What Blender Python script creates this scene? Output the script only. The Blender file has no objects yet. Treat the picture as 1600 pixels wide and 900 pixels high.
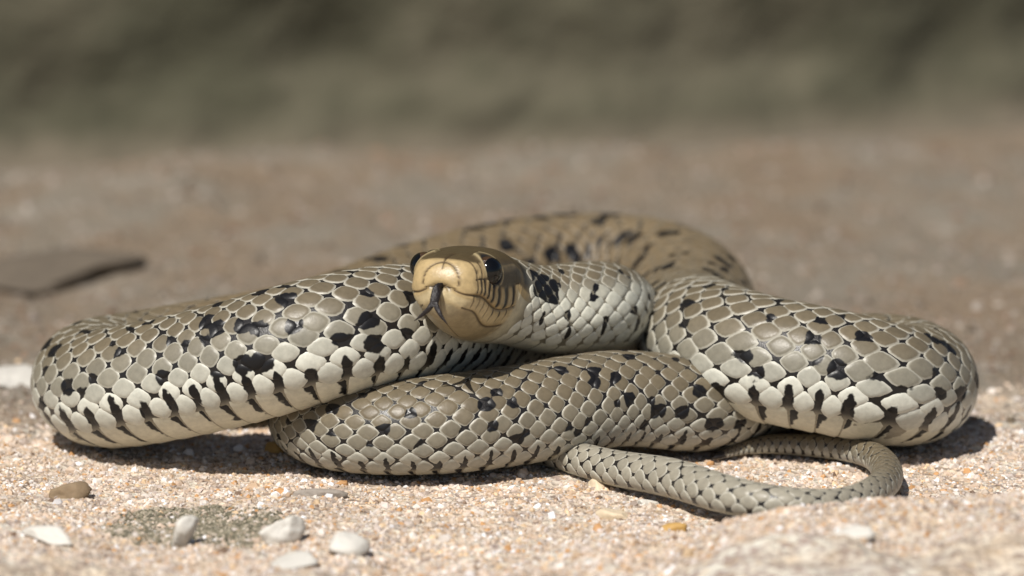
import bpy, math, random
import numpy as np
from mathutils import Vector, Matrix
from mathutils.bvhtree import BVHTree

rng = np.random.default_rng(11)
random.seed(11)
SC = bpy.context.scene
COL = SC.collection
MM = 0.001

# ------------------------------------------------------------------ camera
ELEV = math.radians(12.0)
DIST = 1.031
cam_d = bpy.data.cameras.new('camera')
cam = bpy.data.objects.new('camera', cam_d)
COL.objects.link(cam)
SC.camera = cam
cam_d.sensor_width = 36.0
cam_d.lens = 200.0
cam_d.clip_start = 0.02
cam_d.clip_end = 400.0
cam.location = (0.0, -DIST * math.cos(ELEV), 0.033 + DIST * math.sin(ELEV))
cam.rotation_euler = (math.radians(90) - ELEV, 0, 0)
cam_d.dof.use_dof = True
cam_d.dof.focus_distance = DIST - 0.009
cam_d.dof.aperture_fstop = 12.5
CAM = np.array(cam.location) / MM

# ------------------------------------------------------------------ sky, sun
SUN_EL, SUN_AZ = math.radians(54), math.radians(-27)      # azimuth left of the camera's side
sun_vec = Vector((math.sin(SUN_AZ) * math.cos(SUN_EL), -math.cos(SUN_AZ) * math.cos(SUN_EL), math.sin(SUN_EL)))
world = bpy.data.worlds.new('World')
SC.world = world
world.use_nodes = True
wn = world.node_tree
wn.nodes.clear()
wo = wn.nodes.new('ShaderNodeOutputWorld')
wb = wn.nodes.new('ShaderNodeBackground')
ws = wn.nodes.new('ShaderNodeTexSky')
ws.sky_type = 'NISHITA'
ws.sun_disc = False
ws.sun_elevation = SUN_EL
ws.sun_rotation = math.atan2(sun_vec.x, sun_vec.y)
wb.inputs['Strength'].default_value = 0.055
wn.links.new(ws.outputs[0], wb.inputs[0])
wn.links.new(wb.outputs[0], wo.inputs[0])
sl = bpy.data.lights.new('sun', 'SUN')
sl.energy = 5.0
sl.angle = math.radians(0.53)
sl.color = (1.0, 0.955, 0.89)
sun = bpy.data.objects.new('sun', sl)
COL.objects.link(sun)
sun.rotation_euler = sun_vec.to_track_quat('Z', 'Y').to_euler()
sun.location = (0, 0, 2)
SC.view_settings.view_transform = 'Standard'
SC.view_settings.look = 'None'
SC.view_settings.exposure = 0.0
SC.view_settings.gamma = 1.0
SC.view_settings.use_curve_mapping = False

# ------------------------------------------------------------------ noise helpers
_LAT = np.random.default_rng(5).random((64, 64, 64)).astype(np.float32)

def vnoise(p):
    """smooth value noise, p (N,3) -> 0..1"""
    i = np.floor(p).astype(np.int64)
    f = p - i
    f = f * f * (3 - 2 * f)
    out = 0
    for a in (0, 1):
        for b in (0, 1):
            for c in (0, 1):
                w = (f[:, 0] if a else 1 - f[:, 0]) * (f[:, 1] if b else 1 - f[:, 1]) * (f[:, 2] if c else 1 - f[:, 2])
                out = out + w * _LAT[(i[:, 0] + a) & 63, (i[:, 1] + b) & 63, (i[:, 2] + c) & 63]
    return out

def fbm(p, octv=4):
    t, a, s = 0, 0.5, 0
    for k in range(octv):
        t = t + a * vnoise(p * 2.03 ** k + 17.3 * k)
        s += a
        a *= 0.5
    return t / s

def sstep(a, b, x):
    t = np.clip((x - a) / (b - a), 0, 1)
    return t * t * (3 - 2 * t)

def gauss(x, w):
    return np.exp(-(x / w) ** 2)

# ------------------------------------------------------------------ mesh helpers
def make_mesh(name, verts, faces, mat, attrs=None, smooth=True):
    """verts in mm; faces (N,3|4) int array or list of arrays of both"""
    me = bpy.data.meshes.new(name)
    v = (np.asarray(verts, dtype=np.float64) * MM).astype(np.float32)
    fl = faces if isinstance(faces, list) else [faces]
    loops = np.concatenate([np.asarray(f).ravel() for f in fl]).astype(np.int32)
    sizes = np.concatenate([np.full(len(f), np.asarray(f).shape[1]) for f in fl]).astype(np.int32)
    starts = np.r_[0, np.cumsum(sizes)[:-1]].astype(np.int32)
    me.vertices.add(len(v))
    me.vertices.foreach_set('co', v.ravel())
    me.loops.add(len(loops))
    me.loops.foreach_set('vertex_index', loops)
    me.polygons.add(len(sizes))
    me.polygons.foreach_set('loop_start', starts)
    me.polygons.foreach_set('loop_total', sizes)
    me.update(calc_edges=True)
    me.polygons.foreach_set('use_smooth', np.full(len(sizes), smooth, dtype=bool))
    for k, val in (attrs or {}).items():
        val = np.asarray(val, dtype=np.float32)
        if val.ndim == 2:
            a = me.attributes.new(k, 'FLOAT_COLOR', 'POINT')
            a.data.foreach_set('color', np.c_[val, np.ones(len(val), np.float32)].astype(np.float32).ravel())
        else:
            a = me.attributes.new(k, 'FLOAT', 'POINT')
            a.data.foreach_set('value', val)
    me.materials.append(mat)
    return me

def link(name, me, parent=None, loc=None):
    o = bpy.data.objects.new(name, me)
    COL.objects.link(o)
    if loc is not None:
        o.location = Vector([float(c) * MM for c in loc])
    if parent is not None:
        o.parent = parent
    return o

def tag(o, label, cat, group=None, kind=None):
    o['label'] = label
    if cat:
        o['category'] = cat
    if group:
        o['group'] = group
    if kind:
        o['kind'] = kind
    return o

def grid_faces(nr, nc, wrap=False):
    r = np.arange(nr - 1)[:, None]
    c = np.arange(nc if wrap else nc - 1)[None, :]
    c2 = (c + 1) % nc
    f = np.stack([r * nc + c, r * nc + c2, (r + 1) * nc + c2, (r + 1) * nc + c], -1)
    return f.reshape(-1, 4)

# ------------------------------------------------------------------ material helpers
class NT:
    def __init__(self, name):
        self.m = bpy.data.materials.new(name)
        self.m.use_nodes = True
        self.t = self.m.node_tree
        self.b = self.t.nodes['Principled BSDF']
    def n(self, typ, **kw):
        nd = self.t.nodes.new(typ)
        for k, v in kw.items():
            setattr(nd, k, v)
        return nd
    def l(self, a, b):
        self.t.links.new(a, b)
    def attr(self, name):
        return self.n('ShaderNodeAttribute', attribute_name=name)
    def noise(self, scale, detail=3, rough=0.55):
        nd = self.n('ShaderNodeTexNoise')
        nd.inputs['Scale'].default_value = scale
        nd.inputs['Detail'].default_value = detail
        nd.inputs['Roughness'].default_value = rough
        return nd
    def coords(self, kind='Object'):
        return self.n('ShaderNodeTexCoord').outputs[kind]
    def geo(self):
        return self.n('ShaderNodeNewGeometry').outputs['Position']
    def math(self, op, a, b=None, c=None, clamp=False):
        nd = self.n('ShaderNodeMath', operation=op, use_clamp=clamp)
        for i, x in enumerate((a, b, c)):
            if x is None:
                continue
            if isinstance(x, (int, float)):
                nd.inputs[i].default_value = x
            else:
                self.l(x, nd.inputs[i])
        return nd.outputs[0]
    def mix(self, fac, a, b, blend='MIX'):
        nd = self.n('ShaderNodeMix', data_type='RGBA', blend_type=blend)
        for i, x in ((0, fac), (6, a), (7, b)):
            if isinstance(x, (int, float)):
                nd.inputs[i].default_value = x
            elif isinstance(x, tuple):
                nd.inputs[i].default_value = (*x, 1)
            else:
                self.l(x, nd.inputs[i])
        return nd.outputs[2]
    def ramp(self, fac, lo, hi):
        nd = self.n('ShaderNodeMapRange', interpolation_type='SMOOTHSTEP')
        nd.inputs[1].default_value = lo
        nd.inputs[2].default_value = hi
        self.l(fac, nd.inputs[0])
        return nd.outputs[0]
    def bump(self, height, strength, dist):
        nd = self.n('ShaderNodeBump')
        nd.inputs['Strength'].default_value = strength
        nd.inputs['Distance'].default_value = dist
        self.l(height, nd.inputs['Height'])
        self.l(nd.outputs[0], self.b.inputs['Normal'])

def mat_scale():
    k = NT('snake_scale')
    pos = k.geo()
    tint, rim, ink = k.attr('tint'), k.attr('rim'), k.attr('ink')
    n1 = k.noise(900, 4); k.l(pos, n1.inputs['Vector'])
    n2 = k.noise(2600, 3); k.l(pos, n2.inputs['Vector'])
    var = k.math('MULTIPLY_ADD', n1.outputs[0], 0.55, 0.72)
    col = k.mix(1.0, tint.outputs['Color'], var, 'MULTIPLY')
    r = k.ramp(k.math('MULTIPLY_ADD', n2.outputs[0], 0.12, rim.outputs['Fac']), 0.80, 1.0)
    pale = k.mix(0.78, tint.outputs['Color'], (0.66, 0.64, 0.55))
    col = k.mix(k.math('MULTIPLY', r, 0.62), col, pale)
    wob = k.noise(520, 2, 0.5); k.l(pos, wob.inputs['Vector'])
    iv = k.math('ADD', ink.outputs['Fac'], k.math('MULTIPLY_ADD', wob.outputs[0], 0.7, -0.35))
    blk = k.ramp(iv, 0.44, 0.56)
    col = k.mix(blk, col, (0.008, 0.0075, 0.008))
    k.l(col, k.b.inputs['Base Color'])
    rg = k.math('MULTIPLY_ADD', n2.outputs[0], 0.26, 0.27)
    k.l(rg, k.b.inputs['Roughness'])
    k.b.inputs['Specular IOR Level'].default_value = 0.36
    k.bump(n2.outputs[0], 0.15, 0.0002)
    return k.m

def mat_skin():
    k = NT('snake_skin')
    pos = k.geo()
    tint = k.attr('tint')
    n1 = k.noise(800, 4); k.l(pos, n1.inputs['Vector'])
    n2 = k.noise(3000, 3); k.l(pos, n2.inputs['Vector'])
    var = k.math('MULTIPLY_ADD', n1.outputs[0], 0.8, 0.60)
    k.l(k.mix(1.0, tint.outputs['Color'], var, 'MULTIPLY'), k.b.inputs['Base Color'])
    k.l(k.math('MULTIPLY_ADD', n2.outputs[0], 0.25, 0.24), k.b.inputs['Roughness'])
    k.bump(n2.outputs[0], 0.3, 0.0002)
    return k.m

def mat_plain(name, col, rough=0.5, coat=0.0, nscale=None, namp=0.4):
    k = NT(name)
    k.b.inputs['Roughness'].default_value = rough
    k.b.inputs['Coat Weight'].default_value = coat
    k.b.inputs['Coat Roughness'].default_value = 0.03
    if nscale:
        n1 = k.noise(nscale, 5, 0.6); k.l(k.coords(), n1.inputs['Vector'])
        var = k.math('MULTIPLY_ADD', n1.outputs[0], namp * 2, 1 - namp)
        k.l(k.mix(1.0, col, var, 'MULTIPLY'), k.b.inputs['Base Color'])
        k.bump(n1.outputs[0], 0.5, 0.0006)
    else:
        k.b.inputs['Base Color'].default_value = (*col, 1)
    return k.m

def mat_ground():
    k = NT('sandy_stone')
    pos = k.geo()
    a = k.noise(60, 5, 0.6); k.l(pos, a.inputs['Vector'])
    b = k.noise(420, 5, 0.7); k.l(pos, b.inputs['Vector'])
    v = k.n('ShaderNodeTexVoronoi'); v.inputs['Scale'].default_value = 700; k.l(pos, v.inputs['Vector'])
    zone = k.attr('earth').outputs['Fac']
    sand = k.mix(k.ramp(a.outputs[0], 0.35, 0.65), (0.52, 0.42, 0.32), (0.56, 0.50, 0.43))
    sand = k.mix(k.ramp(b.outputs[0], 0.50, 0.75), sand, (0.50, 0.35, 0.20))
    sp = k.n('ShaderNodeSeparateColor'); k.l(v.outputs['Color'], sp.inputs[0])
    cellv = k.mix(0.45, sand, sp.outputs[0], 'OVERLAY')
    sand = cellv
    c = k.noise(26, 5, 0.62); k.l(pos, c.inputs['Vector'])
    earth = k.mix(k.ramp(c.outputs[0], 0.38, 0.62), (0.225, 0.170, 0.118), (0.220, 0.192, 0.152))
    earth = k.mix(k.math('MULTIPLY', k.ramp(a.outputs[0], 0.56, 0.74), 0.75), earth, (0.36, 0.32, 0.27))
    k.l(k.mix(zone, sand, earth), k.b.inputs['Base Color'])
    k.b.inputs['Roughness'].default_value = 0.9
    k.b.inputs['Specular IOR Level'].default_value = 0.25
    k.bump(k.math('ADD', b.outputs[0], v.outputs['Distance']), 0.8, 0.0012)
    return k.m

def mat_grain():
    k = NT('sand_grain')
    k.l(k.attr('tint').outputs['Color'], k.b.inputs['Base Color'])
    k.b.inputs['Roughness'].default_value = 0.55
    return k.m

def mat_bank():
    k = NT('mossy_rock')
    pos = k.geo()
    a = k.noise(16, 5, 0.6); k.l(pos, a.inputs['Vector'])
    b = k.noise(60, 5, 0.6); k.l(pos, b.inputs['Vector'])
    col = k.mix(k.ramp(a.outputs[0], 0.36, 0.64), (0.056, 0.053, 0.031), (0.104, 0.093, 0.061))
    col = k.mix(k.math('MULTIPLY', k.ramp(b.outputs[0], 0.45, 0.7), 0.5), col, (0.07, 0.067, 0.040))
    sx = k.n('ShaderNodeSeparateXYZ'); k.l(pos, sx.inputs[0])
    low = k.ramp(k.math('MULTIPLY_ADD', b.outputs[0], -0.010, sx.outputs[2]), -0.008, 0.004)   # soil fallen at the foot
    col = k.mix(low, (0.140, 0.115, 0.082), col)
    k.l(col, k.b.inputs['Base Color'])
    k.b.inputs['Roughness'].default_value = 0.95
    k.bump(b.outputs[0], 0.8, 0.004)
    return k.m

M_SCALE, M_SKIN, M_GROUND, M_GRAIN, M_BANK = mat_scale(), mat_skin(), mat_ground(), mat_grain(), mat_bank()

# ------------------------------------------------------------------ ground
def ground_h(x, y):
    p = np.c_[x, y, np.zeros_like(x)]
    h = (fbm(p / 22.0, 4) - 0.5) * 2.6
    h = h + (fbm(p / 4.0 + 9.1, 3) - 0.5) * 1.3 - 0.5
    away = sstep(10, 130, np.hypot(np.maximum(np.abs(x) - 70, 0), np.maximum(np.abs(y - 30) - 75, 0)))
    h = h + away * (fbm(p / 60.0 + 3.3, 3) - 0.5) * 12
    # raised stone edge in front of the tail, and a hump of stone at the near left
    crest = -58 - 0.10 * (x - 55) + 5 * (fbm(np.c_[x / 18, np.zeros_like(x), np.zeros_like(x)], 2) - 0.5)
    h = h + 8.0 * sstep(20, 50, x) * sstep(-7, 3, crest + 6 - y) * (1 - 0.45 * sstep(10, 70, crest - y))
    h = h + 7.5 * np.exp(-(((x + 98) / 36) ** 2 + ((y + 92) / 34) ** 2))
    h = h + (fbm(p / 17.0 + 61.0, 3) - 0.5) * 7.0 * sstep(-34, -60, y)
    # hollow far behind on the left, holding the dark stand-in shape
    h = h - 5.0 * np.exp(-(((x + 100) / 26) ** 2 + ((y - 170) / 22) ** 2))
    far = sstep(300, 900, np.hypot(x, y))
    return h * (1 - far)

def earth_zone(x, y):
    p = np.c_[x, y, np.zeros_like(x)]
    return sstep(-22, 26, y - 52 + 70 * (fbm(p / 30.0 + 40, 4) - 0.5))

def axis_pts(lo, hi, n, core, wide):
    t = np.linspace(-1, 1, n)
    k = 0.80
    c = np.where(np.abs(t) < k, t / k, np.sign(t) * (1 + ((np.abs(t) - k) / (1 - k)) ** 4 * (wide / core - 1)))
    return (lo + hi) / 2 + c * core

gx = axis_pts(-20, 20, 560, 190, 60000)
gy = axis_pts(20, 100, 620, 230, 60000)
GX, GY = np.meshgrid(gx, gy)
gz = ground_h(GX.ravel(), GY.ravel())
gm = make_mesh('ground', np.c_[GX.ravel(), GY.ravel(), gz], grid_faces(len(gy), len(gx)), M_GROUND,
               {'earth': earth_zone(GX.ravel(), GY.ravel())})
ground = link('ground', gm)
ground['kind'] = 'structure'
ground['label'] = 'pale sandy stone ground turning to brown earth further back'

# ------------------------------------------------------------------ rock bank behind
def build_bank():
    nu, nv = 300, 110
    L, H = 1300.0, 420.0
    p0, p1 = np.array([-560.0, 300.0]), np.array([620.0, 520.0])
    u = np.linspace(0, 1, nu)
    v = np.linspace(0, 1, nv)
    U, V = np.meshgrid(u, v)
    U, V = U.ravel(), V.ravel()
    d = (p1 - p0) / np.linalg.norm(p1 - p0)
    nrm = np.array([d[1], -d[0]])
    # profile: from below the ground up the face, over the top and down the back
    prof_t = np.array([0, .06, .12, .40, .60, .68, .76, .86, 1.0])
    prof_o = np.array([30, 14, 6, 8, -4, -34, -120, -170, -190.0])
    prof_z = np.array([-9, 2, 18, 190, 330, 390, 400, 330, -25.0])
    off = np.interp(V, prof_t, prof_o)
    z = np.interp(V, prof_t, prof_z)
    xb = p0[0] + (p1[0] - p0[0]) * U
    yb = 312 + 0.12 * (xb + 120) + 0.0019 * np.maximum(xb + 20, 0) ** 1.93
    q = np.c_[U * 1270, off, z]
    bulge = (fbm(q / 24.0, 5) - 0.5) * 11 + (fbm(q / 11.0 + 5, 3) - 0.5) * 9
    off = off + bulge
    x, y = xb + nrm[0] * off, yb + nrm[1] * off
    z = z + (fbm(q / 40.0 + 8, 3) - 0.5) * 16 * sstep(0.02, 0.2, V)
    me = make_mesh('mossy_rock_bank', np.c_[x, y, z], grid_faces(nv, nu), M_BANK)
    o = link('mossy_rock_bank', me)
    tag(o, 'rough olive brown mossy rock bank rising behind the snake', 'rock')
build_bank()

# ------------------------------------------------------------------ stones lying about
def stone_mesh(name, size, mat, seed, rough=0.28, flat=0.0, n=(26, 34)):
    r = np.random.default_rng(seed)
    nr, nc = n
    th = np.linspace(0, math.pi, nr)
    ph = np.linspace(0, 2 * math.pi, nc, endpoint=False)
    T, P = np.meshgrid(th, ph, indexing='ij')
    d = np.c_[(np.sin(T) * np.cos(P)).ravel(), (np.sin(T) * np.sin(P)).ravel(), np.cos(T).ravel()]
    rad = np.ones(len(d))
    for _ in range(7):                                     # chip planes
        nv = r.normal(size=3); nv /= np.linalg.norm(nv)
        lim = r.uniform(0.38, 0.72)
        dp = d @ nv
        rad = np.minimum(rad, np.where(dp > 1e-3, lim / np.maximum(dp, 1e-3), 9))
    rad *= 1.35
    rad *= 1 + rough * (fbm(d * 2.2 + seed * 3.1, 3) - 0.5)
    return make_mesh(name, d * rad[:, None] * np.array(size), grid_faces(nr, nc, True), mat)

M_WHITE = mat_plain('white_quartz', (0.62, 0.59, 0.53), 0.6, nscale=500, namp=0.15)
M_CREAM = mat_plain('cream_stone', (0.66, 0.54, 0.38), 0.7, nscale=500, namp=0.25)
M_GREY = mat_plain('grey_stone', (0.30, 0.26, 0.22), 0.8, nscale=500, namp=0.35)
M_BROWN = mat_plain('brown_stone', (0.24, 0.17, 0.10), 0.8, nscale=500, namp=0.35)
M_DARK = mat_plain('dark_hollow', (0.11, 0.088, 0.064), 0.9, nscale=150, namp=0.35)  # dark tone of the far hollow, put into a colour
M_OCHRE = mat_plain('ochre_stone', (0.50, 0.30, 0.09), 0.6, nscale=600, namp=0.3)
M_PALE = mat_plain('pale_stone', (0.31, 0.28, 0.24), 0.85, nscale=200, namp=0.25)

# name, x, y, (sx, sy, sz), rotation z, tilt, sink, material, label
STONES = [
    ('quartz_chip', -79.0, -63, (5.0, 2.0, 1.6), -24, 12, .3, M_WHITE, 'elongated bright white quartz chip on the hump of stone'),
    ('quartz_flake', -56.5, -57, (2.6, 1.5, 2.6), 40, 18, .1, M_WHITE, 'upright pointed white flake beside the grey lichen patch'),
    ('quartz_flake', -39.5, -57, (3.2, 1.6, 2.4), 35, 20, .2, M_WHITE, 'leaning white flake with a slanted top edge on the sand'),
    ('quartz_pebble', -28.8, -65, (3.4, 2.8, 2.4), 10, 0, .35, M_WHITE, 'chunky rounded white quartz pebble among flat flakes'),
    ('quartz_flake', -37.5, -74, (4.8, 3.0, 1.3), 8, 6, .3, M_WHITE, 'broad flat white flake lying low on the sand'),
    ('brown_pebble', -79.0, -24, (3.2, 2.6, 2.2), 15, 0, .3, M_BROWN, 'dark brown angular pebble in front of the wide front coil'),
    ('grey_flake', -34.5, -22, (3.8, 1.6, 1.0), 5, 0, .1, M_GREY, 'thin flat grey flake lying in front of the middle coil'),
    ('cream_flake', 18.6, -36, (3.6, 2.2, 1.3), -38, 6, .1, M_CREAM, 'flat cream chip beside the tail'),
    ('quartz_pebble', 24.0, -27.5, (1.6, 1.2, 1.0), 20, 0, .15, M_WHITE, 'tiny bright white pebble close under the tail'),
    ('ochre_pebble', 29.0, -48, (2.4, 1.6, 1.3), 12, 0, .1, M_OCHRE, 'yellow ochre pebble at the foot of the raised edge'),
    ('ochre_pebble', 15.5, -16, (2.0, 1.6, 1.4), -20, 0, .1, M_CREAM, 'small tan pebble tucked below the tail base'),
    ('ochre_pebble', -44.0, 12, (1.9, 1.5, 1.2), 0, 0, .15, M_OCHRE, 'orange pebble in the shaded gap under the coil'),
    ('red_pebble', 88.0, -46, (1.5, 1.2, 1.1), 0, 0, .15, M_BROWN, 'little dark red brown pebble on the raised edge'),
    ('quartz_pebble', 57.0, -81, (4.0, 2.6, 1.4), 0, 0, .6, M_WHITE, 'whitish worn pebble half buried in the raised edge'),
    ('white_slab', -99.0, 70, (7.0, 7.0, 2.2), 5, 0, .5, M_WHITE, 'flat white stone behind the outer bend of the wide front coil'),
    ('dark_hollow_slab', -95.0, 186, (14, 12, 3.2), 20, 0, .5, M_DARK, 'low dark brown shape standing in for the dark hollow far behind'),  # added shape; the hollow's shadowy darkness is put into its colour
]
for i, (nm, x, y, sz, rz, tl, sink, mt, lab) in enumerate(STONES):
    me = stone_mesh(nm, sz, mt, 40 + i)
    zb = min(v.co.z for v in me.vertices) / MM
    g = float(ground_h(np.array([x]), np.array([y]))[0])
    o = link(nm, me, None, (x, y, g - zb * (1 - sink) - 1.15))
    o.rotation_euler = (math.radians(tl), 0, math.radians(rz))
    tag(o, lab, 'stone' if 'stone' in nm or 'slab' in nm else 'pebble', 'loose stones on the ground')

# ------------------------------------------------------------------ sand grains
ICO_V = []
for a, b in ((1, 1.618), (-1, 1.618), (1, -1.618), (-1, -1.618)):
    ICO_V += [(0, a, b), (a, b, 0), (b, 0, a)]
ICO_V = np.array(ICO_V) / 1.902
def hull_faces(V):
    f = []
    n = len(V)
    for i in range(n):
        for j in range(i + 1, n):
            for k in range(j + 1, n):
                nn = np.cross(V[j] - V[i], V[k] - V[i])
                dd = (V - V[i]) @ nn
                if (dd < 1e-6).all():
                    f.append((i, j, k))
                elif (dd > -1e-6).all():
                    f.append((i, k, j))
    return np.array(f)
ICO_F = hull_faces(ICO_V)

def grains(name, x, y, size, cols, zoff=-0.15):
    n = len(x)
    g = ground_h(x, y)
    q = rng.normal(size=(n, 4)); q /= np.linalg.norm(q, axis=1)[:, None]
    w, a, b, c = q.T
    R = np.stack([1 - 2 * (b * b + c * c), 2 * (a * b - c * w), 2 * (a * c + b * w),
                  2 * (a * b + c * w), 1 - 2 * (a * a + c * c), 2 * (b * c - a * w),
                  2 * (a * c - b * w), 2 * (b * c + a * w), 1 - 2 * (a * a + b * b)], -1).reshape(n, 3, 3)
    shp = ICO_V[None] * rng.uniform(0.72, 1.2, (n, 12, 1)) * rng.uniform(0.6, 1.25, (n, 1, 3)) * size[:, None, None]
    V = np.einsum('nij,nkj->nki', R, shp)
    V += np.stack([x, y, g + size * zoff], -1)[:, None, :]
    F = (ICO_F[None] + 12 * np.arange(n)[:, None, None]).reshape(-1, 3)
    return make_mesh(name, V.reshape(-1, 3), F, M_GRAIN, {'tint': np.repeat(cols, 12, axis=0)}, smooth=False)

PAL = np.array([(.60, .50, .39), (.54, .42, .31), (.68, .62, .54), (.48, .35, .23), (.57, .49, .42), (.52, .29, .12),
                (.40, .33, .27), (.80, .78, .75), (.66, .49, .30), (.22, .15, .10)])
PW = np.array([.22, .18, .15, .11, .12, .055, .055, .05, .045, .015]); PW /= PW.sum()
EPAL = np.array([(.19, .15, .10), (.23, .19, .15), (.14, .11, .075), (.30, .26, .21), (.20, .13, .08)])

def grain_field(n, x0, x1, y0, y1, s0, s1):
    x = rng.uniform(x0, x1, n); y = rng.uniform(y0, y1, n)
    s = s0 * (s1 / s0) ** (rng.random(n) ** 2.2)
    c = PAL[rng.choice(len(PAL), n, p=PW)]
    e = earth_zone(x, y) > rng.random(n)
    c = np.where(e[:, None], EPAL[rng.integers(0, len(EPAL), n)], c)
    pt = fbm(np.c_[x, y, 0 * x] / 9.0 + 77, 4)                # stained and bleached patches
    c = c * rng.uniform(0.85, 1.12, (n, 1)) * np.array([1.0, 0.985, 1.01]) * (0.72 + 0.56 * pt)[:, None]
    return x, y, s, np.clip(c, 0, .85)

parts = [grain_field(40000, -100, 100, -84, 30, 0.24, 0.75),
         grain_field(9000, -112, 112, 20, 130, 0.30, 1.0),
         grain_field(900, -100, 100, -84, 40, 0.8, 1.35),
         grain_field(2200, -150, 160, 110, 320, 0.7, 1.8)]
gr = link('sand_grains', grains('sand_grains', *[np.concatenate(a) for a in zip(*parts)]))
tag(gr, 'coarse cream, pink and orange sand grains covering the stone', 'sand', kind='stuff')

# lichen crust in the near left
n = 9000
ang, rad = rng.uniform(0, 2 * math.pi, n), rng.random(n) ** 0.6
lx, ly = -55 + 15 * rad * np.cos(ang) + 3 * rng.normal(size=n) * .5, -45 + 16 * rad * np.sin(ang)
keep = fbm(np.c_[lx, ly, 0 * lx] / 5.0, 3) > 0.26 + 0.26 * rad + 0.10 * rng.normal(size=n)
lx, ly = lx[keep], ly[keep]
lc = np.array([(.17, .15, .10), (.26, .23, .16), (.11, .10, .065), (.40, .34, .26)])[rng.integers(0, 4, len(lx))]
lo = link('lichen_patch', grains('lichen_patch', lx, ly, rng.uniform(.22, .5, len(lx)), lc, 0.1))
tag(lo, 'crumbly grey green lichen patch on the sand in the foreground', 'lichen', kind='stuff')

# ------------------------------------------------------------------ the snake: its path (mm), radius, roll of the back
SNOUT = np.array([-12.8, -20.5, 37.6])
HB = np.array([0.30, 0.935, -0.20]); HB /= np.linalg.norm(HB)
PATH = [(3.7,9.0,27.0,8.20,0),(10.0,14.0,25.9,8.50,4),(15.2,20.0,24.8,8.70,6),(18.2,31.0,21.9,8.80,4),(17.6,45.0,17.2,8.80,0),(11.0,54.0,13.1,9.00,-2),(0.0,39.0,15.5,10.00,5),(-11.8,16.0,22.2,11.00,14),(-23.2,0.0,25.3,11.50,15),(-35.8,-6.0,23.9,11.70,16),(-52.2,-3.0,18.7,11.70,16),(-66.6,3.0,14.2,11.50,16),(-75.4,12.0,11.3,11.30,10),(-77.3,22.5,10.9,11.00,0),(-71.3,30.0,10.7,10.80,-5),(-56.6,35.0,12.0,11.00,-8),(-40.1,46.0,12.4,11.40,-12),(-24.9,72.0,11.8,11.90,-20),(-6.3,93.0,13.0,12.20,-25),(12.8,104.0,13.2,12.40,-25),(26.7,99.0,13.3,12.40,-22),(34.4,77.0,13.8,12.20,-12),(34.1,48.0,14.7,12.00,2),(36.9,23.0,17.2,12.00,12),(45.8,9.0,17.4,11.90,15),(58.5,5.0,15.7,11.80,16),(67.3,6.0,13.5,11.60,14),(74.3,16.0,10.9,11.20,4),(73.5,27.0,10.5,10.80,0),(66.1,33.0,10.2,10.50,0),(56.5,33.0,9.7,10.00,0),(45.2,22.0,9.3,9.60,-2),(34.1,9.0,9.0,9.00,-4),(21.0,4.0,11.2,8.90,-6),(5.8,-3.0,10.6,9.30,-6),(-11.6,-9.0,9.5,9.20,-6),(-26.0,-8.0,8.4,8.40,-6),(-34.0,-2.0,7.6,7.80,-4),(-37.4,9.0,6.8,7.00,0),(-32.1,22.0,6.0,6.20,0),(-17.9,24.0,5.4,5.60,0),(-2.4,10.0,3.5,3.60,0),(9.3,-4.0,2.9,3.00,0),(18.4,-16.0,3.2,3.30,0),(28.4,-28.0,4.3,3.60,0),(37.0,-40.0,4.5,3.50,0),(46.9,-46.0,4.3,3.00,0),(57.1,-43.0,3.7,2.50,0),(64.8,-31.0,3.2,2.75,0),(67.3,-14.0,2.6,2.70,0),(63.6,0.0,2.4,2.45,0),(52.9,7.0,2.0,2.10,0),(44.7,8.0,1.6,1.60,0),(36.5,3.0,0.5,0.50,0)]
head_pts = [(*(SNOUT + HB * d), 7.4, 0) for d in (0, 7, 14, 21)]
CP = np.array(head_pts + PATH, dtype=float)

def spline(P, step=0.25):
    """natural cubic spline through rows of P, resampled at equal arc length"""
    t = np.r_[0, np.cumsum(np.linalg.norm(np.diff(P[:, :3], axis=0), axis=1) ** 0.5)]
    n = len(t)
    h = np.diff(t)
    A = np.zeros((n, n)); A[0, 0] = A[-1, -1] = 1
    B = np.zeros((n, P.shape[1]))
    for i in range(1, n - 1):
        A[i, i - 1], A[i, i], A[i, i + 1] = h[i - 1], 2 * (h[i - 1] + h[i]), h[i]
        B[i] = 3 * ((P[i + 1] - P[i]) / h[i] - (P[i] - P[i - 1]) / h[i - 1])
    c = np.linalg.solve(A, B)
    b = (P[1:] - P[:-1]) / h[:, None] - h[:, None] * (2 * c[:-1] + c[1:]) / 3
    d = (c[1:] - c[:-1]) / (3 * h[:, None])
    tt = np.linspace(0, t[-1], 20000)
    k = np.clip(np.searchsorted(t, tt, side='right') - 1, 0, n - 2)
    x = (tt - t[k])[:, None]
    Q = P[k] + b[k] * x + c[k] * x ** 2 + d[k] * x ** 3
    for col in (3, 4):                                     # radius and roll: no overshoot
        Q[:, col] = np.interp(tt, t, P[:, col])
    s = np.r_[0, np.cumsum(np.linalg.norm(np.diff(Q[:, :3], axis=0), axis=1))]
    ss = np.arange(0, s[-1], step)
    return ss, np.array([np.interp(ss, s, Q[:, j]) for j in range(P.shape[1])]).T

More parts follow.
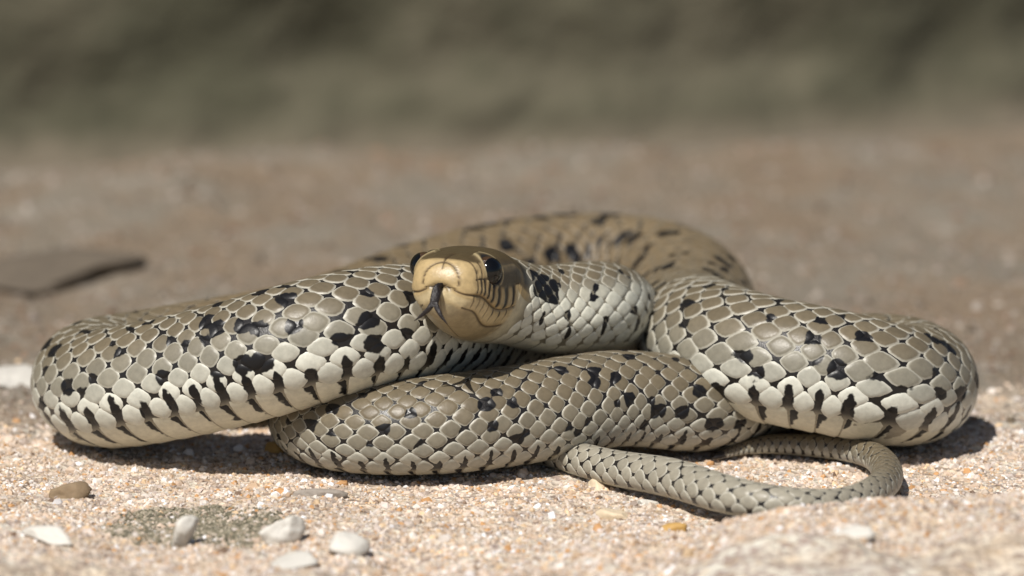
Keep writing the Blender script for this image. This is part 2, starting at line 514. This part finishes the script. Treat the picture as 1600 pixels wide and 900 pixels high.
S, Q = spline(CP)
LEN = S[-1]
ker = np.ones(41) / 41
for col in (3, 4):
    Q[:, col] = np.convolve(np.pad(Q[:, col], 20, mode='edge'), ker, 'valid')
CEN, RAD, ROLL = Q[:, :3], Q[:, 3], np.radians(Q[:, 4])
TAN = np.gradient(CEN, axis=0); TAN /= np.linalg.norm(TAN, axis=1)[:, None]
UPV = np.c_[np.zeros_like(ROLL), np.sin(ROLL), np.cos(ROLL)]
UPV = UPV - TAN * (UPV * TAN).sum(1)[:, None]; UPV /= np.linalg.norm(UPV, axis=1)[:, None]
RGT = np.cross(TAN, UPV)            # for the head this points to the viewer's right

# cross-section: half width, height above and below the axis, squareness of the upper and the lower half
def tab(d, xs, ys):
    return np.interp(d, xs, ys)
NECK0, NECK1 = 24.0, 36.0
def q_round(d, L, p):
    return (1 - (1 - np.clip(d / L, 0, 1)) ** p) ** (1 / p)
def profile(s):
    r = np.interp(s, S, RAD)
    end = np.clip((LEN - s) / 1.2, 0, 1) ** 0.5
    w, tp, bt = 1.03 * r * end, r * end, 0.92 * r * end
    n1, n2 = np.full_like(s, 2.0), np.full_like(s, 2.0)
    k = sstep(NECK0, NECK1, s)
    hw = q_round(s, 3.0, 2.3) * tab(s, [0, 3, 7, 10, 14, 18, 22, 26, 34], [5.2, 6.1, 7.1, 7.7, 8.4, 9.1, 9.3, 8.9, 8.6])
    ht = q_round(s, 3.4, 2.1) * tab(s, [0, 3, 6, 9, 13, 20, 28, 34], [4.8, 5.2, 5.8, 6.3, 6.8, 7.2, 7.4, 7.6])
    hb = q_round(s - 0.35, 4.2, 2.1) * tab(s, [0, 4, 8, 12, 18, 26, 34], [5.4, 6.3, 7.6, 8.9, 10.0, 9.6, 8.4])
    hb = np.maximum(hb, 0.02 * hw)
    hn1 = tab(s, [0, 3, 8, 14, 24], [2.2, 3.0, 3.7, 3.2, 2.2])
    hn2 = tab(s, [0, 4, 14, 24], [2.1, 1.85, 1.85, 2.0])
    mx = lambda a, b: a * (1 - k) + b * k
    return mx(hw, w), mx(ht, tp), mx(hb, bt), mx(hn1, n1), mx(hn2, n2)

def local(s, th):
    w, tp, bt, n1, n2 = profile(s)
    sn, cs = np.sin(th), np.cos(th)
    n = np.where(cs > 0, n1, n2)
    x = w * np.sign(sn) * np.abs(sn) ** (2 / n)
    z = np.where(cs > 0, tp, -bt) * np.abs(cs) ** (2 / n)
    return x, z

def frame(s):
    f = lambda A: np.stack([np.interp(s, S, A[:, j]) for j in range(3)], -1)
    return f(CEN), f(TAN), f(UPV), f(RGT)

def surf(s, th, h=0.0):
    """point on the body at arc length s, angle th from the spine, raised by h"""
    x, z = local(s, th)
    l = np.maximum(np.hypot(x, z), 1e-6)
    x2, z2 = x + h * x / l, z + h * z / l
    c, t, u, r = frame(s)
    return c + r * x2[:, None] + u * z2[:, None]

# ------------------------------------------------------------------ body skin with the head, one continuous mesh
NTH = 300
sh = np.r_[np.array([0.0, .02, .05, .1, .17, .25, .34, .44]), np.arange(0.55, 34, 0.15)]
sb = np.arange(34.2, LEN, 1.1)
SR = np.r_[sh, sb, LEN - 0.02]
THR = np.linspace(-math.pi, math.pi, NTH, endpoint=False)
GS, GT = [a.ravel() for a in np.meshgrid(SR, THR, indexing='ij')]
lx_, lz_ = local(GS, GT)
ax = np.abs(lx_)
sd = np.sign(lx_)
headm = 1 - sstep(24, 28, GS)
disp = np.zeros_like(GS)

# mouth line
zm = 0.45 - 1.75 * sstep(0.2, 5.0, ax) - 2.5 * sstep(3.5, 13, GS) + 0.8 * sstep(15, 21, GS)
lab_h = tab(GS, [2, 5, 9, 16], [2.7, 3.2, 4.1, 4.3])      # height of the upper lip plates
mouth = gauss(lz_ - zm, 0.20) * (1 - sstep(19.5, 21, GS)) * headm
notch = np.exp(-((ax / 1.15) ** 2 + ((lz_ - 0.1) / 0.55) ** 2)) * (GS < 4)
disp -= 0.42 * mouth + 1.0 * notch
# lips stand out a little above and below the mouth line
disp += 0.20 * gauss(lz_ - zm - 0.9, 0.7) * headm * sstep(1, 4, GS) * (1 - sstep(18, 21, GS))
disp += 0.12 * gauss(lz_ - zm + 0.9, 0.7) * headm * sstep(1, 4, GS) * (1 - sstep(18, 21, GS))

EYE_S, EYE_Z, EYE_R = 8.4, 3.3, 2.6
eye_d = np.hypot(GS - EYE_S, (lz_ - EYE_Z) * 1.0)
side = ax > 3.5
disp -= 0.9 * (1 - sstep(1.9, 2.6, eye_d)) * side * headm
disp += 0.30 * gauss(eye_d - 2.9, 0.4) * side * headm
# brow plate
brow = gauss(lz_ - (EYE_Z + 2.6), 0.6) * gauss(GS - EYE_S, 3.0) * side
disp += 0.30 * brow

def line(v, w):
    return gauss(v, w)
UL = [(2.9, .15), (4.1, .20), (5.3, .23), (6.7, .27), (8.4, .32), (10.6, .38), (13.2, .42), (16.2, .42)]
sut = np.zeros_like(GS)           # black seams between the upper lip plates
thin = np.zeros_like(GS)          # thin brown plate edges
up_h = lz_ - zm
for p, w in UL:
    lean = p + 0.25 * (up_h - 1.5) * (-0.3)
    lean = lean + 0.6 * gauss(up_h - 2.0, 1.5) - 0.2
    v = line(GS - lean, w * (0.85 + 0.55 * up_h.clip(0, 4) / 4)) * sstep(0.15, 0.6, up_h) * (1 - sstep(lab_h - 0.3, lab_h + 0.3, up_h)) * side
    if p < 4:
        thin = np.maximum(thin, v * 0.9)
    else:
        sut = np.maximum(sut, v)
    thin = np.maximum(thin, v)
for p in (2.6, 4.4, 6.2, 8.2, 10.4, 12.8, 15.2):           # lower lip plates
    dn = -up_h
    v = line(GS - p - 0.35 * dn.clip(0, 3), 0.16) * sstep(0.15, 0.4, dn) * (1 - sstep(1.8, 2.6, dn)) * (GS > 1.4)
    thin = np.maximum(thin, 0.8 * v)
    if p > 9:
        tipm = line(GS - p - 0.35 * dn.clip(0, 3), 0.20) * sstep(0.1, 0.3, dn) * (1 - sstep(0.9, 1.6, dn))
        sut = np.maximum(sut, 0.7 * tipm)
dn = -up_h
thin = np.maximum(thin, 0.8 * line(dn - 2.5 - 0.05 * GS, 0.17) * (GS > 2.0) * (GS < 18))     # chin plate edge
thin = np.maximum(thin, 0.6 * line(ax - 0.0, 0.12) * (lz_ < -0.8) * (GS < 13))                # groove under the chin
# snout plates: arc round the nose plate, seam on the crown, nostril plate seams
nose_r = np.hypot(lx_, (lz_ - 1.0) * 1.0)
thin = np.maximum(thin, line(nose_r - 3.4, 0.16) * (lz_ > 0.2) * (GS < 5.5) * 0.9)
cap_edge = lz_ - (3.6 + 0.10 * GS)
thin = np.maximum(thin, 0.8 * line(lx_, 0.14) * (lz_ > 3.2) * (GS < 7))
thin = np.maximum(thin, 0.8 * line(GS - 2.8 - 0.12 * ax, 0.13) * (lz_ > 3.0) * (ax < 5))
for p in (3.0, 4.6, 5.9):
    thin = np.maximum(thin, 0.9 * line(GS - p - 0.12 * (lz_ - 2), 0.17) * (up_h > lab_h - .1) * (lz_ < 4.6) * side)
thin = np.maximum(thin, 0.8 * line(up_h - lab_h, 0.16) * side * (GS > 2.6) * (GS < 20))
nos = np.exp(-(((GS - 3.5) / .38) ** 2 + ((lz_ - 2.9) / .38) ** 2)) * (ax > 3)
disp -= (0.22 * np.maximum(thin, sut) + 0.45 * nos) * headm

# colour of the head
TAN_C, PALE_C, CHIN_C = np.array([.43, .315, .155]), np.array([.55, .445, .26]), np.array([.34, .275, .165])
CAP_C, DARK_C, BLK_C = np.array([.080, .056, .026]), np.array([.085, .062, .033]), np.array([.014, .012, .011])
def mixc(c, d, k):
    return c * (1 - k[:, None]) + d * k[:, None]
hc = np.tile(TAN_C, (len(GS), 1))
hc = mixc(hc, PALE_C, sstep(0.2, 1.2, -up_h) * (1 - sstep(2.0, 3.2, -up_h)))
hc = mixc(hc, CHIN_C, sstep(2.2, 3.6, -up_h))
hc = mixc(hc, np.array([.55, .50, .36]), sstep(15, 24, GS) * (lz_ < 0))
cap = sstep(0.0, 0.5, lz_ - (4.55 - 0.06 * GS.clip(0, 10))) * sstep(1.8, 3.2, GS)
hc = mixc(hc, CAP_C * 1.0, cap)
upper_side = sstep(-.1, 0.3, up_h - lab_h) * side * sstep(4.6, 5.6, GS) * (1 - cap)
hc = mixc(hc, DARK_C, upper_side * 0.85)
hc = mixc(hc, BLK_C, gauss(eye_d - 2.45, 0.22) * side * 0.9)
hc = mixc(hc, np.array([.50, .40, .22]), gauss(eye_d - 2.95, 0.20) * side * 0.75)
post = sstep(-.5, .2, up_h - lab_h) * (1 - sstep(2.2, 3.4, up_h - lab_h)) * sstep(10.5, 12, GS) * side * (1 - sstep(20, 23, GS))
hc = mixc(hc, BLK_C, post * 0.75 * (eye_d > 3.3))
hc = mixc(hc, np.array([.50, .40, .22]), gauss(GS - 6.35, 0.25) * side * sstep(1.2, 1.8, eye_d) * (up_h > lab_h - .3) * (lz_ < 4.6) * 0.9)
hc = mixc(hc, np.array([.05, .03, .014]), np.clip(thin * 1.3, 0, 1) * 0.9)
hc = mixc(hc, BLK_C, np.clip(sut * 1.9, 0, 1) * 0.98)
hc = mixc(hc, np.array([.05, .028, .015]), np.clip(mouth + notch, 0, 1) * 0.9)
hc = mixc(hc, BLK_C, nos * 0.9)
tha = np.degrees(np.abs(GT))
bc = np.tile(np.array([.013, .011, .010]), (len(GS), 1))
bc = mixc(bc, np.array([.30, .27, .20]), sstep(128, 140, tha))
bc = mixc(bc, np.array([.21, .19, .14]), (1 - sstep(60, 95, GS)) * 0.9)
coll = sstep(22, 24, GS) * (1 - sstep(31, 33.5, GS + 0.03 * tha)) * (1 - sstep(70, 82, tha)) * sstep(28, 40, tha)
hc = mixc(hc, BLK_C, coll * 0.9)
tint = mixc(bc, hc, headm)
BV = surf(GS, GT, 0.0)
lr = np.maximum(np.hypot(lx_, lz_), 1e-6)
c_, t_, u_, r_ = frame(GS)
BV = c_ + r_ * (lx_ + disp * headm * lx_ / lr)[:, None] + u_ * (lz_ + disp * headm * lz_ / lr)[:, None]
front = GS < 0.6                                       # push the snout's front in or out along the axis instead
BV[front] += -t_[front] * (disp * headm)[front][:, None] * (1 - sstep(0.2, 0.6, GS[front]))[:, None]

snake = bpy.data.objects.new('snake', None)
COL.objects.link(snake)
snake.empty_display_size = 0.02
tag(snake, 'coiled olive and cream snake with black flecks and its tongue out', 'snake')
bf = grid_faces(len(SR), NTH, True)
tail_cap = len(BV)
BVx = np.vstack([BV, SNOUT - HB * 0.0, surf(np.array([LEN - 0.01]), np.array([0.0])).mean(0)])
ring0 = np.arange(NTH)
ringn = (len(SR) - 1) * NTH + ring0
capf = np.r_[np.c_[np.full(NTH, tail_cap), np.roll(ring0, -1), ring0], np.c_[np.full(NTH, tail_cap + 1), ringn, np.roll(ringn, -1)]]
tintx = np.vstack([tint, tint[0], tint[-1]])
body = link('body', make_mesh('body', BVx, [bf, capf], M_SKIN, {'tint': tintx}), snake)
body['label'] = 'dark skin of the body with a tan, brown-capped head'

# ------------------------------------------------------------------ scales
s_lo = np.arange(0, LEN, 1.5)
th_lo = np.linspace(-math.pi, math.pi, 28, endpoint=False)
a_, b_ = np.meshgrid(s_lo, th_lo, indexing='ij')
lowv = surf(a_.ravel(), b_.ravel(), -0.25)
bvh = BVHTree.FromPolygons([tuple(v) for v in lowv], [tuple(f) for f in grid_faces(len(s_lo), 28, True)])

def seen(p, n):
    """rough visible size factor of a small patch: facing times an unobstructed view of the camera"""
    d = CAM - p
    D = np.linalg.norm(d); d = d / D
    f = float(d @ n)
    if f < 0.03 or p[2] < 0.1:
        return 0.0
    hit = bvh.ray_cast(Vector(p + n * 0.9), Vector(d), 400.0)
    return f if hit[0] is None else 0.0

NPT = 14
PH = np.linspace(0, 2 * math.pi, NPT, endpoint=False)
RINGS = [0.0, 0.55, 0.86, 1.0]

VENT_HALF = math.radians(46)
# black flecks: (s, angle, half length, half width) in body coordinates
def fleck_field():
    """small black flecks on the back and flanks, and a bar at every seam of the lowest row"""
    fl, cuts = [], []
    s, k = START_S, 0
    while s < LEN - 20:
        r = float(np.interp(s, S, RAD))
        if s > VENT_S:
            s += 0.98 * r
            k += 1
            continue
        L = pitch(s) * r
        hw = 2 * (math.pi - VENT_HALF) / 21.8
        for sg in (-1, 1):
            def fleck(deg, a, b):                           # at the corner where four scales meet, or just behind it
                i = int(np.abs(ROWC - math.radians(deg)).argmin())
                so = s + (0.5 * L if i % 2 else 0.0) + (0.5 + rng.uniform(-.12, .28)) * L
                m = 0.62 if s < 64 else 1.0
                cuts.append((so, sg * ROWC[i] + rng.uniform(-.45, .45) * hw, rng.uniform(.22, .85) * m + 0.3 * (260 < s < 440)))
            if k % 3 == (0 if sg > 0 else 1) or rng.random() < .2:
                fleck(rng.uniform(14, 34), 0, 0)
            if k % 3 == (1 if sg > 0 else 2) or rng.random() < .3:
                fleck(rng.uniform(40, 60), 0, 0)
            if k % 2 == (0 if sg > 0 else 1) or rng.random() < .3:
                fleck(rng.uniform(66, 84), 0, 0)
            if rng.random() < .6 and (s < 530 or rng.random() < .4):
                fleck(rng.uniform(86, 104), 0, 0)
            if s > 62:                                      # bar at the seam of the lowest scale row
                fl.append((s + 0.5 * L, sg * math.radians(rng.uniform(116, 127)), rng.uniform(.13, .20) * L * (1 if s < 530 else .7), rng.uniform(.15, .32), rng.uniform(-.25, .25)))
            elif k % 2:
                fl.append((s + 0.5 * L, sg * math.radians(rng.uniform(100, 116)), .17 * L, .20, rng.uniform(-.4, .4)))
        s += L
        k += 1
    return np.array(fl), np.array(cuts)
START_S = 27.5
def pitch(s):                    # scale length over body radius; shorter where the near coil bulges outwards
    return 0.425 - 0.065 * math.exp(-((s - 158) / 32) ** 2) - 0.06 * math.exp(-((s - 486) / 24) ** 2)
_w = np.ones(21); _w[0] = _w[-1] = 1.30; _w[1] = _w[-2] = 1.12
_e = 2 * (math.pi - VENT_HALF) * (np.r_[0, np.cumsum(_w)] / _w.sum() - 0.5)
ROWC = (_e[1:] + _e[:-1]) / 2
VENT_S = float(S[[i for i in range(len(S)) if S[i] > 500 and RAD[i] < 6.3][0]])
FL, CUTS = fleck_field()

def ink_at(s, th):
    d = np.full(len(s), 9.0)
    near = FL[np.abs(FL[:, 0] - s.mean()) < 14]
    for (fs, ft, a, b, sk) in near:
        u = (s - fs) / a
        v = (th - ft) / b
        d = np.minimum(d, np.hypot(u + sk * v * 0.7, v))
    ink = 1.05 - 0.55 * d
    collar = sstep(26.5, 28, s) * (1 - sstep(33, 38, s)) * sstep(30, 42, np.degrees(np.abs(th))) * (1 - sstep(70, 86, np.degrees(np.abs(th))))
    return np.maximum(ink, 0.95 * collar)

def tint_at(s, th):
    """base colour from the olive back down to the cream flank"""
    a = np.degrees(np.abs(th))
    back = np.array([.145, .117, .075]); mid = np.array([.235, .218, .170]); flank = np.array([.64, .635, .55])
    neck = 1 - sstep(60, 110, s)
    rear = sstep(510, 560, s)                               # the hind half stays browner
    c = np.tile(back, (len(s), 1)) * (1 - 0.0 * rear[:, None])
    arch = sstep(236, 265, s) * (1 - sstep(405, 445, s))
    c = mixc(c, np.array([.175, .130, .075]), arch)
    c = mixc(c, mid, sstep(50, 88, a - 22 * arch) * (1 - 0.35 * rear))
    c = mixc(c, flank, sstep(86 - 24 * neck, 112 - 24 * neck, a) * (1 - 0.55 * rear))
    c = mixc(c, np.array([.36, .335, .27]), 0.7 * sstep(VENT_S, VENT_S + 8, s) * (1 - sstep(LEN - 80, LEN - 55, s)))
    c = mixc(c, np.array([.62, .61, .51]), neck * sstep(40, 70, a) * (1 - sstep(95, 120, a)) * .7)
    return c

def scale_geo(s0, th0, a, b, n, lift, jit):
    """one plate: centre (s0, th0), half length a (mm), half width b (radians)"""
    cs, sn = np.cos(PH), np.sin(PH)
    ou = np.sign(cs) * np.abs(cs) ** (2 / n)
    ov = np.sign(sn) * np.abs(sn) ** (2 / n)
    ou = np.where(ou > 0, ou * 1.04, ou * 0.98)
    jr = 1 + jit * rng.normal(size=NPT)
    us, vs, rm, hh = [0.0], [0.0], [0.0], [lift]
    for R in RINGS[1:]:
        us += list(ou * R * (jr if R > .5 else 1)); vs += list(ov * R * (jr if R > .5 else 1)); rm += [R] * NPT
        base = {0.55: lift * 0.93, 0.86: lift * 0.66, 1.0: -0.06}[R]
        hh += list(base + (0.16 * lift * ou * R if R < 1 else 0.45 * lift * np.clip(ou, 0, 1)))
    us, vs, rm, hh = map(np.array, (us, vs, rm, hh))
    s = np.clip(s0 + us * a, 1, LEN - 0.05)
    th = th0 + vs * b
    return s, th, rm, hh

SF = []
for i in range(NPT):
    SF.append((0, 1 + i, 1 + (i + 1) % NPT))
SF = np.array(SF)
SQ = np.concatenate([np.c_[1 + k * NPT + np.arange(NPT), 1 + (k + 1) * NPT + np.arange(NPT),
                           1 + (k + 1) * NPT + (np.arange(NPT) + 1) % NPT, 1 + k * NPT + (np.arange(NPT) + 1) % NPT] for k in range(2)])

plates = []            # dicts with verts, attrs, importance
def add_rows(s_start, s_end, nrow, kL, n_sh, lift_k):
    span = 2 * (math.pi - VENT_HALF)
    # first rows next to the belly are larger
    w = np.ones(nrow); w[0] = w[-1] = 1.30; w[1] = w[-2] = 1.12
    edges = -span / 2 + span * np.r_[0, np.cumsum(w)] / w.sum()
    cent = (edges[1:] + edges[:-1]) / 2
    s, k = s_start, 0
    while s < s_end:
        r = float(np.interp(s, S, RAD))
        L = (kL or pitch(s)) * r
        for i, t in enumerate(cent):
            st = s + (0.5 * L if i % 2 else 0.0)
            if st > s_end + .5 * L:
                continue
            hw = w[i] * span / w.sum()
            st = st + 0.045 * L * rng.normal()
            tt = t + 0.035 * hw * rng.normal()
            jit = 0.022
            nn_ = n_sh(st, abs(t))
            gap = 0.955 if nn_ > 1.6 else 0.99              # the skin is stretched on the near left coil
            a_mul, b_mul = 0.435 * gap, 0.89 * gap
            aa, bb = a_mul * L * rng.uniform(.96, 1.04), b_mul * hw * rng.uniform(.96, 1.04)
            ps, pt, rm, hh = scale_geo(st, tt, aa, bb, nn_, lift_k * r, jit)
            v = surf(ps, pt, hh)
            ink = ink_at(ps, pt)
            for fs, ft, R in CUTS[np.abs(CUTS[:, 0] - st) < 1.4 * L]:   # a fleck blackens the near side of each scale it reaches
                dv = np.array([(fs - st) / aa, (ft - tt) / bb])
                dl = np.hypot(*dv)
                if dl > 1.35:
                    continue
                if dl < 0.3:
                    R = R + 0.7
                lu, lv = (ps - st) / aa, (pt - tt) / bb
                dh = dv / max(dl, 1e-3)
                along = lu * dh[0] + lv * dh[1]
                across = np.abs(lu * dh[1] - lv * dh[0])
                ink = np.maximum(ink, 0.5 + 0.9 * (along - (dl - R) - 0.45 * across ** 2))
            tn = tint_at(np.full(1, st), np.full(1, tt))[0] * rng.uniform(.86, 1.14)
            tn = tint_at(ps, pt) * 0.35 + tn * 0.65
            c0 = surf(np.array([st]), np.array([tt]))[0]
            cc, _, _, _ = frame(np.array([st]))
            nn = c0 - cc[0]; nn /= np.linalg.norm(nn)
            plates.append(dict(v=v, tint=tn, rim=rm * (1.0 if st < 238 or 440 < st < 515 else 0.86 if st < 440 else 0.90 + 0.10 * float(sstep(35, 72, np.degrees(abs(tt))))), ink=ink, imp=seen(c0, nn) * aa * bb * r, c=c0))
        s += L
        k += 1

def shape_n(s, a):
    return 1.62 if 60 < s < 235 else 1.42
add_rows(START_S, VENT_S, 21, None, shape_n, 0.022)
add_rows(VENT_S + 2, LEN - 34, 9, 1.10, lambda s, a: 1.62, 0.040)
add_rows(LEN - 33, LEN - 2.5, 7, 0.9, lambda s, a: 1.6, 0.022)

plates.sort(key=lambda p: -p['imp'])
ALLF = [SF, SQ]
for p in plates[:300]:
    me = make_mesh('scale', p['v'] - p['c'], ALLF, M_SCALE, {'tint': p['tint'], 'rim': p['rim'], 'ink': p['ink']})
    link('scale', me, body, p['c'])
rest = plates[300:]
nv = 1 + 3 * NPT
offs = (np.arange(len(rest)) * nv)[:, None, None]
rs = link('scale_cover', make_mesh('scale_cover', np.concatenate([p['v'] for p in rest]),
          [(SF[None] + offs).reshape(-1, 3), (SQ[None] + offs).reshape(-1, 4)], M_SCALE,
          {k: np.concatenate([p[k] for p in rest]) for k in ('tint', 'rim', 'ink')}), body)
rs['kind'] = 'stuff'

# ------------------------------------------------------------------ belly plates
def belly(s, L):
    nu, nv_ = 4, 15
    u = np.array([-0.50, -0.42, 0.40, 0.52])
    hh = np.array([-0.06, 0.06, 0.22, -0.05])
    v = np.linspace(-1, 1, nv_)
    U, V = np.meshgrid(u, v, indexing='ij')
    Hh = np.repeat(hh[:, None], nv_, 1)
    U, V, Hh = U.ravel(), V.ravel(), Hh.ravel().copy()
    shorten = 1 - 0.10 * np.abs(V) ** 6
    Hh[np.abs(V) > 0.99] = -0.08
    half = VENT_HALF * 1.06
    ps = np.clip(s + U * L * shorten, 1, LEN - 0.05)
    pt = math.pi + V * half
    r = float(np.interp(s, S, RAD))
    vv = surf(ps, pt, Hh * r / 11.0)
    cream = np.array([.68, .65, .52]) * rng.uniform(.92, 1.05)
    rear = sstep(510, 560, np.array([s]))[0]
    cream = cream * (1 - .35 * rear)
    tn = np.tile(cream, (len(U), 1))
    bar = rng.uniform(0.55, 1.15)
    ink = 1.0 - np.hypot((np.abs(V) - 0.90) / 0.60, (U + 0.46) / 0.32) * 0.55 / bar
    if s > VENT_S:
        ink -= 1
    if s < 95:
        ink -= 0.55 * (1 - (s - 60) / 35 if s > 60 else 1)
    return vv, tn, np.full(len(U), 0.3), ink
bell = []
s = START_S
while s < LEN - 8:
    r = float(np.interp(s, S, RAD))
    L = pitch(s) * r if s < VENT_S else 0.98 * r
    vv, tn, rm, ink = belly(s, L)
    best = 0
    for tt in (math.pi - VENT_HALF * .9, math.pi + VENT_HALF * .9):
        c0 = surf(np.array([s]), np.array([tt]))[0]
        cc, _, _, _ = frame(np.array([s]))
        nn = c0 - cc[0]; nn /= np.linalg.norm(nn)
        best = max(best, seen(c0, nn))
    bell.append(dict(v=vv, tint=tn, rim=rm, ink=ink, imp=best, c=surf(np.array([s]), np.array([math.pi]))[0]))
    s += L
bfc = grid_faces(4, 15)
for p in [b for b in bell if b['imp'] > 0]:
    me = make_mesh('belly_plate', p['v'] - p['c'], bfc, M_SCALE, {'tint': p['tint'], 'rim': p['rim'], 'ink': p['ink']})
    link('belly_plate', me, body, p['c'])
rb = [b for b in bell if b['imp'] <= 0]
ob = link('belly_cover', make_mesh('belly_cover', np.concatenate([p['v'] for p in rb]),
          (bfc[None] + (np.arange(len(rb)) * 60)[:, None, None]).reshape(-1, 4), M_SCALE,
          {k: np.concatenate([p[k] for p in rb]) for k in ('tint', 'rim', 'ink')}), body)
ob['kind'] = 'stuff'

# ------------------------------------------------------------------ eyes
M_IRIS = mat_plain('eye_iris', (0.055, 0.027, 0.011), 0.2, coat=0.5, nscale=2500, namp=0.4)
M_PUPIL = mat_plain('eye_pupil', (0.003, 0.003, 0.003), 0.07, coat=0.0)
def cap_mesh(name, r, ang, mat, nr=16, nc=32, flat=1.0):
    th = np.linspace(0, ang, nr)[1:]
    ph = np.linspace(0, 2 * math.pi, nc, endpoint=False)
    T, P = np.meshgrid(th, ph, indexing='ij')
    v = np.c_[(np.sin(T) * np.cos(P)).ravel(), (np.sin(T) * np.sin(P)).ravel(), flat * np.cos(T).ravel()] * r
    v = np.vstack([v, [0, 0, r * flat]])
    top = len(v) - 1
    f3 = np.c_[np.full(nc, top), np.arange(nc), (np.arange(nc) + 1) % nc]
    return make_mesh(name, v, [grid_faces(nr - 1, nc, True)[:, ::-1].copy(), f3], mat)
for sg in (-1, 1):
    c, t, u, r = [a[0] for a in frame(np.array([EYE_S]))]
    w, tp, bt, n1, n2 = [float(a[0]) for a in profile(np.array([EYE_S]))]
    xw = w * (1 - (EYE_Z / tp) ** n1) ** (1 / n1)
    pos = c + r * sg * (xw - 1.15) + u * EYE_Z
    out = r * sg * 0.86 - t * 0.50 + u * 0.12
    out /= np.linalg.norm(out)
    e = link('eye', cap_mesh('eye', EYE_R, math.pi * .98, M_IRIS), snake, pos)
    e.rotation_euler = Vector(out).to_track_quat('Z', 'Y').to_euler()
    p = link('pupil', cap_mesh('pupil', EYE_R * 1.012, math.radians(58), M_PUPIL), e)

# ------------------------------------------------------------------ tongue
M_TONGUE = mat_plain('tongue_flesh', (0.012, 0.008, 0.008), 0.45, nscale=1200, namp=0.3)
def tube(pts, rad, flat, nc=12):
    pts = np.array(pts, float)
    k = np.linspace(0, len(pts) - 1, 18)
    ii = np.clip(k.astype(int), 0, len(pts) - 2)
    P = np.stack([np.interp(k, np.arange(len(pts)), pts[:, j]) for j in range(3)], -1)
    for _ in range(3):
        P[1:-1] = (P[:-2] + 2 * P[1:-1] + P[2:]) / 4
    Rr = np.interp(k, np.arange(len(pts)), rad)
    T = np.gradient(P, axis=0); T /= np.linalg.norm(T, axis=1)[:, None]
    side_ = np.cross(T, np.array([0, 0.98, 0.2])); side_ /= np.linalg.norm(side_, axis=1)[:, None]
    oth = np.cross(side_, T)
    ph = np.linspace(0, 2 * math.pi, nc, endpoint=False)
    V = P[:, None] + Rr[:, None, None] * (np.cos(ph)[None, :, None] * side_[:, None] + flat * np.sin(ph)[None, :, None] * oth[:, None])
    return V.reshape(-1, 3), grid_faces(18, nc, True)
F_, U_, R_ = -HB, frame(np.array([1.0]))[2][0], frame(np.array([1.0]))[3][0]
hp = lambda f, r, u: SNOUT + F_ * f + R_ * r + U_ * u
V1, F1 = tube([hp(-2.0, -.1, .1), hp(0.2, -.1, .1), hp(1.2, -.15, -.8), hp(1.7, -.25, -2.2), hp(1.9, -.35, -3.6)], [.75, .85, .9, .85, .8], .4)
V2, F2 = tube([hp(1.8, -.55, -2.9), hp(2.0, -1.1, -4.0), hp(2.1, -2.3, -5.2), hp(2.1, -3.7, -6.3)], [.52, .50, .34, .07], .6)
V3, F3 = tube([hp(1.8, -.1, -2.9), hp(2.0, .45, -4.0), hp(2.1, 1.3, -5.3), hp(1.9, 2.4, -6.5)], [.52, .48, .32, .07], .6)
tg = link('tongue', make_mesh('tongue', np.vstack([V1, V2, V3]), np.vstack([F1, F2 + len(V1), F3 + len(V1) + len(V2)]), M_TONGUE), snake)
tg['label'] = 'dark forked tongue hanging from the mouth'

# render engine
SC.render.engine = 'CYCLES'
